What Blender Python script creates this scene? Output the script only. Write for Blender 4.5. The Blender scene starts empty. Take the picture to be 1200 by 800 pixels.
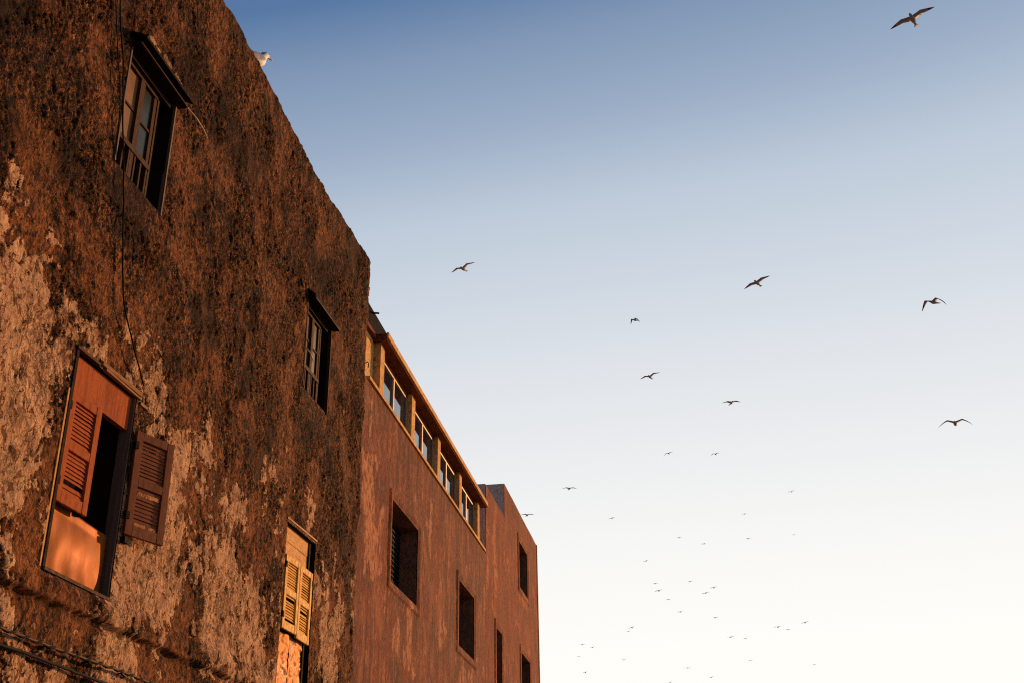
import bpy, bmesh, math, random
import numpy as np
from mathutils import Vector, Matrix
S = bpy.context.scene
COL = S.collection
random.seed(7)

# ------------------------------------------------------------------ camera
cam = bpy.data.cameras.new('camera'); co = bpy.data.objects.new('camera', cam); COL.objects.link(co)
M3 = Matrix(((0.9833, 0.0909, 0.1580), (0.1818, -0.4286, -0.8850), (-0.0128, 0.8991, -0.4376)))
co.matrix_world = Matrix.Translation((5.0, 0.0, 1.6)) @ M3.to_4x4()
cam.sensor_width = 36; cam.lens = 40.9; cam.clip_start = .05; cam.clip_end = 20000
S.camera = co

# ------------------------------------------------------------------ sky and sun
SUN_AZ, SUN_EL = math.radians(33), math.radians(12)      # azimuth from +Y towards +X
w = bpy.data.worlds.new('World'); S.world = w; w.use_nodes = True
nt = w.node_tree; bg = nt.nodes['Background']
sky = nt.nodes.new('ShaderNodeTexSky'); sky.sky_type = 'NISHITA'; sky.sun_disc = False
sky.sun_elevation = SUN_EL; sky.sun_rotation = SUN_AZ
sky.air_density = 1.0; sky.dust_density = 0.3; sky.ozone_density = 1.5; sky.altitude = 0
# evening haze over that sky: palest near the horizon and on the sunny side, deeper blue overhead and away from the sun
Ld = Vector((math.sin(SUN_AZ)*math.cos(SUN_EL), math.cos(SUN_AZ)*math.cos(SUN_EL), math.sin(SUN_EL)))
def WN(op, a, b=0.0):
    x = nt.nodes.new('ShaderNodeMath'); x.operation = op
    for k, v in ((0, a), (1, b)):
        if isinstance(v, (int, float)): x.inputs[k].default_value = v
        else: nt.links.new(v, x.inputs[k])
    return x.outputs[0]
tc = nt.nodes.new('ShaderNodeTexCoord'); sx_ = nt.nodes.new('ShaderNodeSeparateXYZ'); nt.links.new(tc.outputs['Generated'], sx_.inputs[0])
dt = nt.nodes.new('ShaderNodeVectorMath'); dt.operation = 'DOT_PRODUCT'; dt.inputs[1].default_value = Ld; nt.links.new(tc.outputs['Generated'], dt.inputs[0])
cs = dt.outputs['Value']
c4 = WN('SUBTRACT', cs, WN('MULTIPLY', WN('POWER', WN('ABSOLUTE', cs), 4), .4))
s1 = WN('SUBTRACT', WN('MULTIPLY', c4, .4), WN('MAXIMUM', sx_.outputs[2], 0))
s1 = WN('SUBTRACT', s1, WN('MULTIPLY', WN('MAXIMUM', WN('SUBTRACT', .5, cs), 0), .10))
rp = nt.nodes.new('ShaderNodeValToRGB'); rp.color_ramp.interpolation = 'LINEAR'
stops = [(0, (.035, .09, .23)), (.286, (.098, .19, .37)), (.338, (.215, .305, .46)), (.412, (.34, .43, .57)), (.485, (.52, .60, .70)), (.588, (.67, .72, .78)), (.633, (.745, .775, .815)), (.80, (.935, .93, .905)), (.90, (1, .985, .94))]
el_ = rp.color_ramp.elements
while len(el_) < len(stops): el_.new(.5)
for e_, (p_, c_) in zip(el_, stops): e_.position = p_; e_.color = (*c_, 1)
nt.links.new(WN('MULTIPLY', WN('ADD', s1, .7), 1/.85), rp.inputs[0])
hz = nt.nodes.new('ShaderNodeMix'); hz.data_type = 'RGBA'; hz.inputs[0].default_value = .96
SKY_K = .07
sc_ = nt.nodes.new('ShaderNodeVectorMath'); sc_.operation = 'SCALE'; sc_.inputs['Scale'].default_value = 1.03/SKY_K
nt.links.new(rp.outputs[0], sc_.inputs[0]); nt.links.new(sky.outputs[0], hz.inputs[6]); nt.links.new(sc_.outputs[0], hz.inputs[7])
nt.links.new(hz.outputs[2], bg.inputs[0]); bg.inputs[1].default_value = SKY_K
sun = bpy.data.lights.new('sun', 'SUN'); so = bpy.data.objects.new('sun', sun); COL.objects.link(so)
sun.energy = 5.0; sun.angle = math.radians(.5); sun.color = (1, .50, .18)
so.rotation_euler = Ld.to_track_quat('Z', 'Y').to_euler()
so.location = (30, 40, 30)
S.view_settings.view_transform = 'Standard'; S.view_settings.look = 'None'
S.view_settings.exposure = 0.0; S.view_settings.gamma = 1
S.render.engine = 'CYCLES'
S.cycles.use_denoising = False
S.cycles.pixel_filter_type = 'BLACKMAN_HARRIS'; S.cycles.filter_width = 1.15

# ------------------------------------------------------------------ noise
def _hash(ix, iy, seed):
    h = (ix.astype(np.int64)*374761393 + iy.astype(np.int64)*668265263 + seed*1442695041) & 0xffffffff
    h = ((h ^ (h >> 13))*1274126177) & 0xffffffff
    h = ((h ^ (h >> 16))*2246822519) & 0xffffffff
    return (h ^ (h >> 15)) & 0xffffff
def noise(x, y, seed=0):
    ix = np.floor(x); iy = np.floor(y); fx = x-ix; fy = y-iy
    def g(dx, dy):
        a = _hash(ix+dx, iy+dy, seed)/16777216.0*2*np.pi
        return np.cos(a)*(fx-dx)+np.sin(a)*(fy-dy)
    ux = fx*fx*fx*(fx*(fx*6-15)+10); uy = fy*fy*fy*(fy*(fy*6-15)+10)
    a = g(0, 0)*(1-ux)+g(1, 0)*ux; b = g(0, 1)*(1-ux)+g(1, 1)*ux
    return (a*(1-uy)+b*uy)*1.45
def fbm(x, y, s, o=4, seed=0, rough=.5):
    r = 0; a = 1.; t = 0; f = 1./s
    for i in range(o):
        r = r+a*noise(x*f+7.3*i, y*f+3.1*i, seed+i*17); t += a; a *= rough; f *= 2.03
    return r/t
def cells(x, y, s, seed=0):
    """distance to the nearest and second nearest of jittered points"""
    x = x/s; y = y/s; ix = np.floor(x); iy = np.floor(y)
    d1 = np.full(x.shape, 9.); d2 = np.full(x.shape, 9.)
    for dx in (-1, 0, 1):
        for dy in (-1, 0, 1):
            jx = _hash(ix+dx, iy+dy, seed)/16777216.; jy = _hash(ix+dx, iy+dy, seed+5)/16777216.
            d = np.hypot(ix+dx+jx-x, iy+dy+jy-y)
            d2 = np.minimum(d2, np.maximum(d, d1)); d1 = np.minimum(d1, d)
    return d1, d2
def sstep(a, b, x):
    t = np.clip((x-a)/(b-a), 0, 1); return t*t*(3-2*t)

# ------------------------------------------------------------------ materials
MATS = {}
class NT:
    def __init__(s, name, tint=None):
        s.m = bpy.data.materials.new(name); s.m.use_nodes = True; s.t = s.m.node_tree
        s.b = s.t.nodes['Principled BSDF']; MATS[name] = s.m
        s.co = None; s.tint = tint
    def n(s, typ, **k):
        o = s.t.nodes.new(typ)
        for a, b in k.items(): setattr(o, a, b)
        return o
    def link(s, a, b): s.t.links.new(a, b)
    def coord(s, scale=(1, 1, 1)):
        if not s.co: s.co = s.n('ShaderNodeTexCoord')
        mp = s.n('ShaderNodeMapping'); mp.inputs['Scale'].default_value = scale
        s.link(s.co.outputs['Object'], mp.inputs[0]); return mp.outputs[0]
    def noise(s, scale, detail=6, rough=.6, sc=(1, 1, 1), dist=0):
        t = s.n('ShaderNodeTexNoise'); t.inputs['Scale'].default_value = scale
        t.inputs['Detail'].default_value = detail; t.inputs['Roughness'].default_value = rough
        t.inputs['Distortion'].default_value = dist
        s.link(s.coord(sc), t.inputs['Vector']); return t.outputs['Fac']
    def attr(s, name):
        a = s.n('ShaderNodeAttribute'); a.attribute_name = name; return a.outputs['Fac']
    def ramp(s, fac, stops):
        r = s.n('ShaderNodeValToRGB'); e = r.color_ramp.elements
        while len(e) < len(stops): e.new(.5)
        for el, (p, c) in zip(e, stops):
            el.position = p; el.color = (c, c, c, 1) if isinstance(c, (int, float)) else (*c, 1)
        s.link(fac, r.inputs[0]); return r.outputs[0]
    def mix(s, fac, a, b, mode='MIX'):
        x = s.n('ShaderNodeMix', data_type='RGBA', blend_type=mode)
        for k, v in ((0, fac), (6, a), (7, b)):
            if isinstance(v, (int, float)): x.inputs[k].default_value = v
            elif isinstance(v, tuple): x.inputs[k].default_value = (*v, 1)
            else: s.link(v, x.inputs[k])
        return x.outputs[2]
    def math(s, op, a, b=0):
        x = s.n('ShaderNodeMath', operation=op)
        for k, v in ((0, a), (1, b)):
            if isinstance(v, (int, float)): x.inputs[k].default_value = v
            else: s.link(v, x.inputs[k])
        return x.outputs[0]
    def set(s, name, v):
        if name == 'Base Color' and s.tint:
            v = s.mix(1.0, v, s.tint, 'MULTIPLY')
        i = s.b.inputs[name]
        if isinstance(v, (int, float)): i.default_value = v
        elif isinstance(v, tuple): i.default_value = (*v, 1)
        else: s.link(v, i)
    def bump(s, h, strength=.5, dist=.01):
        b = s.n('ShaderNodeBump'); b.inputs['Strength'].default_value = strength; b.inputs['Distance'].default_value = dist
        s.link(h, b.inputs['Height']); s.link(b.outputs[0], s.b.inputs['Normal'])

# weather-beaten render of the near building
m = NT('old_render', (.56, .455, .32))
pa = m.attr('plaster'); so_ = m.attr('soot_shade'); cv = m.attr('hollow'); ru = m.attr('rugged')
f1 = m.noise(3.2, 8, .7); f2 = m.noise(24, 5, .62, (1, 1, .72), .9); f3 = m.noise(1.1, 5, .6); f4 = m.noise(12, 6, .66, (1, 1, .7), .9); f5 = m.noise(70, 3, .6, (1, 1, .7))
cn = m.noise(10, 5, .60, (1, 1, .58), 1.2); cn2 = m.noise(28, 4, .6, (1, 1, .5), .8)
cl = m.math('ABSOLUTE', m.math('SUBTRACT', cn, .5)); cl2 = m.math('ABSOLUTE', m.math('SUBTRACT', cn2, .5))
cleft = m.math('MULTIPLY', m.ramp(cl, [(.010, 1), (.045, 0)]), m.math('ADD', m.math('MULTIPLY', ru, .9), .08))
cleft2 = m.math('MULTIPLY', m.ramp(cl2, [(.010, 1), (.035, 0)]), m.math('ADD', m.math('MULTIPLY', ru, .8), .10))
edge = m.math('ADD', pa, m.math('MULTIPLY', m.math('SUBTRACT', f4, .5), .75))
pl = m.ramp(edge, [(.485, 0), (.515, 1)])
rim_shade = m.ramp(edge, [(.40, 0), (.47, 1), (.50, 0)])  # dark line round the patch edges, their shadow put into the colour
rough_c = m.mix(m.ramp(f4, [(.45, 0), (.54, 1)]), (.024, .012, .007), (.31, .118, .048))
rough_c = m.mix(m.math('MULTIPLY', m.ramp(f2, [(.52, 0), (.56, 1)]), .75), rough_c, (.60, .31, .16))
rough_c = m.mix(m.math('MULTIPLY', m.ramp(f5, [(.54, 0), (.58, 1)]), .6), rough_c, (.62, .32, .16))
rough_c = m.mix(m.ramp(f3, [(.40, 0), (.62, .5)]), rough_c, (.34, .120, .042))
rough_c = m.mix(m.ramp(f2, [(.43, .97), (.475, 0)]), rough_c, (.010, .007, .005))
rough_c = m.mix(m.math('MULTIPLY', rim_shade, .8), rough_c, (.012, .008, .006))
pal = m.mix(m.ramp(f1, [(.38, 0), (.62, 1)]), (.60, .37, .27), (.96, .66, .48))
pal = m.mix(m.ramp(f4, [(.435, .9), (.45, 0)]), pal, (.30, .135, .065))
pal = m.mix(m.ramp(f2, [(.365, .95), (.395, 0)]), pal, (.035, .018, .011))
mid = m.mix(m.ramp(f1, [(.35, 0), (.65, 1)]), (.38, .145, .055), (.52, .22, .090))
mid = m.mix(m.ramp(f4, [(.40, .9), (.46, 0)]), mid, (.05, .024, .014))
mid = m.mix(m.ramp(f2, [(.40, .8), (.45, 0)]), mid, (.035, .018, .011))
rough_c = m.mix(m.math('MULTIPLY', m.attr('smoothed'), .7), rough_c, mid)
c = m.mix(pl, rough_c, pal)
c = m.mix(m.math('MULTIPLY', so_, .85), c, (.016, .010, .007))
c = m.mix(m.math('MULTIPLY', cv, .85), c, (.008, .005, .004))
c = m.mix(m.math('MULTIPLY', cleft, .8), c, (.008, .005, .004))
c = m.mix(m.math('MULTIPLY', cleft2, .7), c, (.012, .007, .005))
m.set('Base Color', c); m.set('Roughness', .92); m.set('Specular IOR Level', .12)
hb = m.math('ADD', m.math('MULTIPLY', m.math('ADD', f2, m.math('MULTIPLY', f5, .35)), m.math('SUBTRACT', m.math('ADD', m.math('MULTIPLY', ru, .9), .14), m.math('MULTIPLY', pl, .24))), m.math('MULTIPLY', pl, .45))
pitm = m.math('MULTIPLY', pl, m.math('MAXIMUM', m.ramp(f2, [(.36, 1), (.39, 0)]), m.ramp(f4, [(.400, .8), (.420, 0)])))
hb = m.math('SUBTRACT', hb, m.math('MULTIPLY', pitm, .30))
hb = m.math('SUBTRACT', hb, m.math('ADD', m.math('MULTIPLY', cleft, .55), m.math('MULTIPLY', cleft2, .3)))
m.bump(hb, 1.0, .055)

def painted_wall(name, base, base2, pale, dark, tint=(.48, .285, .175)):
    m = NT(name, tint)
    pl = m.attr('plaster'); so_ = m.attr('soot_shade')
    st = m.noise(2.2, 7, .68, (1, 1, .13), .3); st2 = m.noise(9, 6, .7, (1, 1, .10)); fn = m.noise(16, 6, .68, (1, 1, .75), .6); bl = m.noise(1.3, 5, .65)
    c = m.mix(m.ramp(st, [(.42, 0), (.58, 1)]), base, base2)
    c = m.mix(m.ramp(bl, [(.40, 0), (.68, .6)]), c, dark)
    c = m.mix(m.math('MULTIPLY', m.ramp(st2, [(.36, 1), (.50, 0)]), .22), c, dark)
    c = m.mix(m.math('MULTIPLY', m.ramp(st2, [(.57, 0), (.66, 1)]), .12), c, pale)
    c = m.mix(m.math('MULTIPLY', m.ramp(fn, [(.55, 0), (.62, 1)]), .38), c, pale)
    c = m.mix(m.math('MULTIPLY', m.ramp(fn, [(.38, 1), (.45, 0)]), .75), c, tuple(x*.45 for x in dark))
    cn = m.math('ABSOLUTE', m.math('SUBTRACT', m.noise(7, 7, .75, (1, 1, .35), .5), .5))
    c = m.mix(m.math('MULTIPLY', m.ramp(cn, [(.006, .75), (.03, 0)]), .8), c, tuple(x*.5 for x in dark))
    pf = m.math('MULTIPLY', pl, m.ramp(m.noise(16, 6, .75, (1, 1, .35)), [(.44, 0), (.52, .9)]))
    c = m.mix(m.math('MULTIPLY', m.ramp(m.noise(2.6, 8, .72, (1, 1, .4), .8), [(.50, 0), (.60, 1)]), .28), c, pale)
    c = m.mix(pf, c, pale)
    c = m.mix(m.math('MULTIPLY', so_, .7), c, (.035, .02, .014))
    m.set('Base Color', c); m.set('Roughness', .9); m.set('Specular IOR Level', .15)
    m.bump(m.math('ADD', fn, m.math('MULTIPLY', st2, .2)), .9, .022)
painted_wall('rust_paint', (.24, .075, .045), (.42, .140, .072), (.82, .55, .38), (.105, .040, .026))
painted_wall('red_paint', (.34, .080, .033), (.46, .122, .046), (.78, .42, .22), (.14, .045, .024))
painted_wall('ochre_paint', (.62, .36, .13), (.74, .46, .18), (.80, .55, .28), (.34, .17, .07), (1, .9, .7))
painted_wall('grey_render', (.66, .54, .42), (.74, .60, .47), (.78, .64, .5), (.55, .44, .34), (1, .92, .85))
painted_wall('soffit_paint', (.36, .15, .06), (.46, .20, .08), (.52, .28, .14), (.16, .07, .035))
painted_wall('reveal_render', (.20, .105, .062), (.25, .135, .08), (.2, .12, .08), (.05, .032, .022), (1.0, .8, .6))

def wood(name, a, b, worn, rough=.5, spec=.5, axis='z', tint=(.62, .46, .30)):
    m = NT(name, tint); sc = (1, 1, .06) if axis == 'z' else (1, .06, 1)
    g = m.noise(60, 5, .6, sc, .3); g2 = m.noise(14, 6, .7, sc); sp = m.noise(22, 6, .8)
    c = m.mix(m.ramp(g, [(.35, 0), (.65, 1)]), a, b)
    c = m.mix(m.math('MULTIPLY', m.ramp(g2, [(.36, 1), (.50, 0)]), .6), c, tuple(x*.35 for x in a))
    c = m.mix(m.math('MULTIPLY', m.ramp(sp, [(.58, 0), (.70, 1)]), .7), c, worn)
    m.set('Base Color', c); m.set('Roughness', m.ramp(sp, [(.3, rough-.1), (.7, rough+.25)])); m.set('Specular IOR Level', spec)
    m.bump(m.math('ADD', g, sp), .4, .003)
wood('terracotta_paint', (.42, .118, .045), (.52, .16, .06), (.20, .10, .06), .75, .08)
wood('brown_paint', (.20, .075, .045), (.26, .10, .06), (.33, .17, .10), .7, .12)
wood('yellow_wood', (.84, .52, .09), (.96, .62, .13), (.32, .16, .07), .55, .1)
wood('pale_board', (.36, .21, .10), (.50, .31, .15), (.28, .15, .08), .7, .1, 'y')
wood('dark_wood', (.016, .010, .007), (.026, .015, .010), (.05, .026, .016), .8, .1, 'y')
wood('window_wood', (.065, .034, .022), (.10, .05, .032), (.18, .10, .06), .7, .12)
wood('grey_trim', (.16, .13, .12), (.22, .18, .16), (.30, .24, .20), .6, .3)
wood('white_trim', (.50, .44, .38), (.60, .53, .46), (.36, .26, .18), .45, .5)
wood('plank_wood', (.68, .37, .12), (.80, .46, .16), (.22, .10, .05), .6, .1, 'y')

def sheet(name, a, b, rough, met, dirt=(.12, .05, .03)):
    m = NT(name, (.6, .45, .25)); n1 = m.noise(4, 5, .6, (1, 1, .5), .6); n2 = m.noise(30, 6, .75); n3 = m.noise(9, 5, .7, (1, 1, .2))
    c = m.mix(m.ramp(n1, [(.35, 0), (.65, 1)]), a, b)
    c = m.mix(m.math('MULTIPLY', m.ramp(n3, [(.34, 1), (.50, 0)]), .5), c, dirt)
    c = m.mix(m.math('MULTIPLY', m.ramp(n2, [(.60, 0), (.72, 1)]), .5), c, dirt)
    m.set('Specular IOR Level', .16); m.set('Specular Tint', (1, .5, .15))
    m.set('Base Color', c); m.set('Metallic', met); m.set('Roughness', m.ramp(n1, [(.3, rough-.05), (.7, rough+.15)]))
    m.bump(n2, .25, .003)
sheet('copper_sheet', (.24, .075, .014), (.38, .135, .024), .50, .22)
sheet('foil_sheet', (.19, .078, .018), (.58, .29, .06), .46, .22)
sheet('flashing', (.012, .012, .030), (.018, .018, .042), .9, .0, (.02, .02, .03)); MATS['flashing'].node_tree.nodes['Principled BSDF'].inputs['Specular IOR Level'].default_value = .04

def plain(name, c, rough=.6, met=0, spec=.5, var=.25, ns=12):
    m = NT(name); n1 = m.noise(ns, 5, .65)
    m.set('Base Color', m.mix(m.ramp(n1, [(.3, 0), (.7, 1)]), tuple(x*(1-var) for x in c), tuple(min(1, x*(1+var)) for x in c)))
    m.set('Roughness', rough); m.set('Metallic', met); m.set('Specular IOR Level', spec)
    return m
g = plain('dark_glass', (.010, .014, .024), .03, 0, .5, .2); g.set('IOR', 3.2)
g = plain('teal_glass', (.008, .016, .016), .35, 0, .2, .4)
plain('orange_glass', (.17, .075, .024), .5, 0, .15, .25, 3)
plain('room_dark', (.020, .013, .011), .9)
plain('curtain', (.10, .022, .018), .9, ns=30)
plain('lattice_dark', (.012, .009, .008), .8, spec=.1)
plain('cable_black', (.010, .008, .007), .8, spec=.1)
plain('cable_tan', (.075, .040, .018), .7, spec=.15)
plain('twig', (.55, .33, .16), .7)
plain('gull_mantle_shade', (.30, .28, .27), .7, ns=25)
plain('gull_grey', (.30, .26, .235), .7, ns=25)
plain('gull_dark', (.035, .028, .026), .7, ns=25)
plain('gull_white', (.72, .68, .62), .7, ns=25, var=.1)
plain('gull_beak', (.26, .12, .03), .5)
m = NT('cobbled_ground')
vo = m.n('ShaderNodeTexVoronoi'); vo.inputs['Scale'].default_value = 6; m.link(m.coord(), vo.inputs['Vector'])
m.set('Base Color', m.mix(m.noise(.8, 8, .7), (.16, .11, .08), (.34, .24, .17))); m.set('Roughness', .85)
m.bump(vo.outputs['Distance'], .5, .02)

# ------------------------------------------------------------------ helpers
def tag(o, label=None, cat=None, group=None, kind=None):
    for k, v in (('label', label), ('category', cat), ('group', group), ('kind', kind)):
        if v: o[k] = v
    return o
def empty(name, loc, rz=0):
    o = bpy.data.objects.new(name, None); COL.objects.link(o); o.location = loc; o.rotation_euler = (0, 0, rz); return o
class MB:
    def __init__(s): s.bm = bmesh.new()
    def box(s, x0, x1, y0, y1, z0, z1, bev=0):
        r = bmesh.ops.create_cube(s.bm, size=1)
        for v in r['verts']:
            v.co = Vector((x0+(v.co.x+.5)*(x1-x0), y0+(v.co.y+.5)*(y1-y0), z0+(v.co.z+.5)*(z1-z0)))
        if bev:
            es = list({e for v in r['verts'] for e in v.link_edges})
            bmesh.ops.bevel(s.bm, geom=es, offset=bev, segments=2, affect='EDGES')
        return s
    def hex(s, pts):
        """eight corners: bottom four then top four, same winding"""
        v = [s.bm.verts.new(p) for p in pts]
        for f in ((0, 3, 2, 1), (4, 5, 6, 7), (0, 1, 5, 4), (1, 2, 6, 5), (2, 3, 7, 6), (3, 0, 4, 7)):
            s.bm.faces.new([v[i] for i in f])
        return s
    def tube(s, pts, r, n=6):
        pts = [Vector(p) for p in pts]; rings = []
        for i, p in enumerate(pts):
            d = (pts[min(i+1, len(pts)-1)]-pts[max(i-1, 0)]).normalized()
            q = d.to_track_quat('Z', 'Y')
            rr = r[i] if isinstance(r, (list, tuple)) else r
            rings.append([s.bm.verts.new(p+q @ Vector((math.cos(2*math.pi*k/n)*rr, math.sin(2*math.pi*k/n)*rr, 0))) for k in range(n)])
        for a, b in zip(rings, rings[1:]):
            for k in range(n): s.bm.faces.new((a[k], a[(k+1) % n], b[(k+1) % n], b[k]))
        s.bm.faces.new(rings[0][::-1]); s.bm.faces.new(rings[-1]); return s
    def grid(s, fn, nu, nv, smooth=True):
        V = [[s.bm.verts.new(fn(i/nu, j/nv)) for j in range(nv+1)] for i in range(nu+1)]
        for i in range(nu):
            for j in range(nv):
                f = s.bm.faces.new((V[i][j], V[i+1][j], V[i+1][j+1], V[i][j+1])); f.smooth = smooth
        return s
    def wobble(s, a, sc=3., seed=0):
        vs = list(s.bm.verts); p = np.array([v.co for v in vs])
        for k in range(3):
            d = noise(p[:, 1]*sc+k*9.1+p[:, 0]*5, p[:, 2]*sc+k*4.7, seed+k)*a
            for v, x in zip(vs, d): v.co[k] += x
        return s
    def build(s, name, mat, parent=None, smooth=False):
        bmesh.ops.recalc_face_normals(s.bm, faces=s.bm.faces)
        me = bpy.data.meshes.new(name); s.bm.to_mesh(me); s.bm.free()
        me.materials.append(MATS[mat])
        if smooth:
            for p in me.polygons: p.use_smooth = True
        o = bpy.data.objects.new(name, me); COL.objects.link(o); o.parent = parent
        return o
def box(name, mat, par, *a, bev=0): return MB().box(*a, bev=bev).build(name, mat, par)
def inst(name, me, par, loc, rot=None):
    o = bpy.data.objects.new(name, me); COL.objects.link(o); o.parent = par; o.location = loc
    if rot: o.rotation_euler = rot
    return o

def fine_lines(a, b, step, keys, far=None):
    """increasing list of coordinates that hits every key exactly"""
    ks = sorted({a, b, *[k for k in keys if a < k < b]}); out = []
    for p, q in zip(ks, ks[1:]):
        mid = .5*(p+q); st = step(mid) if callable(step) else step
        n = max(1, int(round((q-p)/st))); out += [p+(q-p)*i/n for i in range(n)]
    return np.array(out+[b])

def wall_mesh(name, mat, par, ys, zs, holes, hfun, mapf):
    """one sheet on the (y,z) lines ys,zs; faces inside holes left out; hfun gives relief, stains and painted shade; mapf places it"""
    Y, Z = np.meshgrid(ys, zs, indexing='ij'); h, at = hfun(Y, Z)
    damp = np.ones_like(Y)
    for (a, b, c, d) in holes:
        dy = np.maximum(np.maximum(a-Y, Y-b), 0); dz = np.maximum(np.maximum(c-Z, Z-d), 0)
        damp *= sstep(0, .10, np.hypot(dy, dz))
    P = mapf(Y, Z, h*(.10+.90*damp)); ny, nz = Y.shape
    idx = np.arange(ny*nz).reshape(ny, nz)
    yc = .5*(ys[1:]+ys[:-1]); zc = .5*(zs[1:]+zs[:-1]); keep = np.ones((ny-1, nz-1), bool)
    for (a, b, c, d) in holes:
        keep &= ~(((yc > a) & (yc < b))[:, None] & ((zc > c) & (zc < d))[None, :])
    q = np.stack([idx[:-1, :-1], idx[1:, :-1], idx[1:, 1:], idx[:-1, 1:]], -1)[keep]
    me = bpy.data.meshes.new(name)
    me.vertices.add(ny*nz); me.vertices.foreach_set('co', P.reshape(-1).astype(np.float32))
    nf = len(q); me.loops.add(nf*4); me.loops.foreach_set('vertex_index', q.reshape(-1).astype(np.int32))
    me.polygons.add(nf); me.polygons.foreach_set('loop_start', (np.arange(nf)*4).astype(np.int32))
    me.polygons.foreach_set('use_smooth', np.ones(nf, bool))
    me.update(calc_edges=True)
    for k, v in at.items():
        A = me.attributes.new(k, 'FLOAT', 'POINT'); A.data.foreach_set('value', v.reshape(-1).astype(np.float32))
    me.materials.append(MATS[mat])
    o = bpy.data.objects.new(name, me); COL.objects.link(o); o.parent = par; return o

# ------------------------------------------------------------------ ground
MB().box(-3000, 3000, -3000, 3000, -.5, 0).build('ground', 'cobbled_ground')['kind'] = 'structure'

# ================================================================== NEAR BUILDING
B1 = empty('old_building', (0, 0, 0))
tag(B1, 'nearest building, tall with crumbling dark brown render, pale flaking patches and shuttered windows', 'building')
W1 = (7.87, 8.79, 7.66, 8.98); W2 = (12.83, 13.74, 7.59, 8.86); W3 = (7.81, 8.84, 3.95, 5.76); W4 = (12.67, 13.68, 3.66, 5.77)
HOLES = [W1, W2, W3, W4]
ZR = 10.86; YR = 15.43; RC = .09
# pale patches: y, z, half width, half height, weight
PATCH = [(6.9, 5.6, .55, .75, .55), (7.2, 5.0, .35, .5, .35), (6.6, 4.6, .5, .5, .2), (8.62, 9.26, .42, .07, .9), (8.2, 9.25, .10, .08, .6),
         (6.7, 7.85, .14, .35, .6), (6.95, 7.6, .08, .3, .5), (9.45, 4.42, .42, .42, .8), (9.62, 5.35, .22, .45, .75), (9.3, 4.75, .3, .4, .5),
         (11.2, 4.4, .25, .5, .6), (10.9, 5.2, .5, .6, .32), (12.2, 6.2, .5, .3, .45), (12.4, 6.6, .15, .3, .3), (14.3, 4.9, .5, .6, .25),
         (8.46, 6.42, .06, .22, .7), (10.3, 6.1, .08, .12, .5), (9.2, 3.4, .3, .14, .45), (11.6, 4.2, .3, .3, .45), (7.4, 3.55, .3, .08, .3), (13.9, 5.4, .25, .4, .25), (14.6, 5.9, .2, .2, .25),
         (10.6, 4.0, .5, .2, .3), (8.0, 3.3, .5, .15, .2)]
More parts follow.
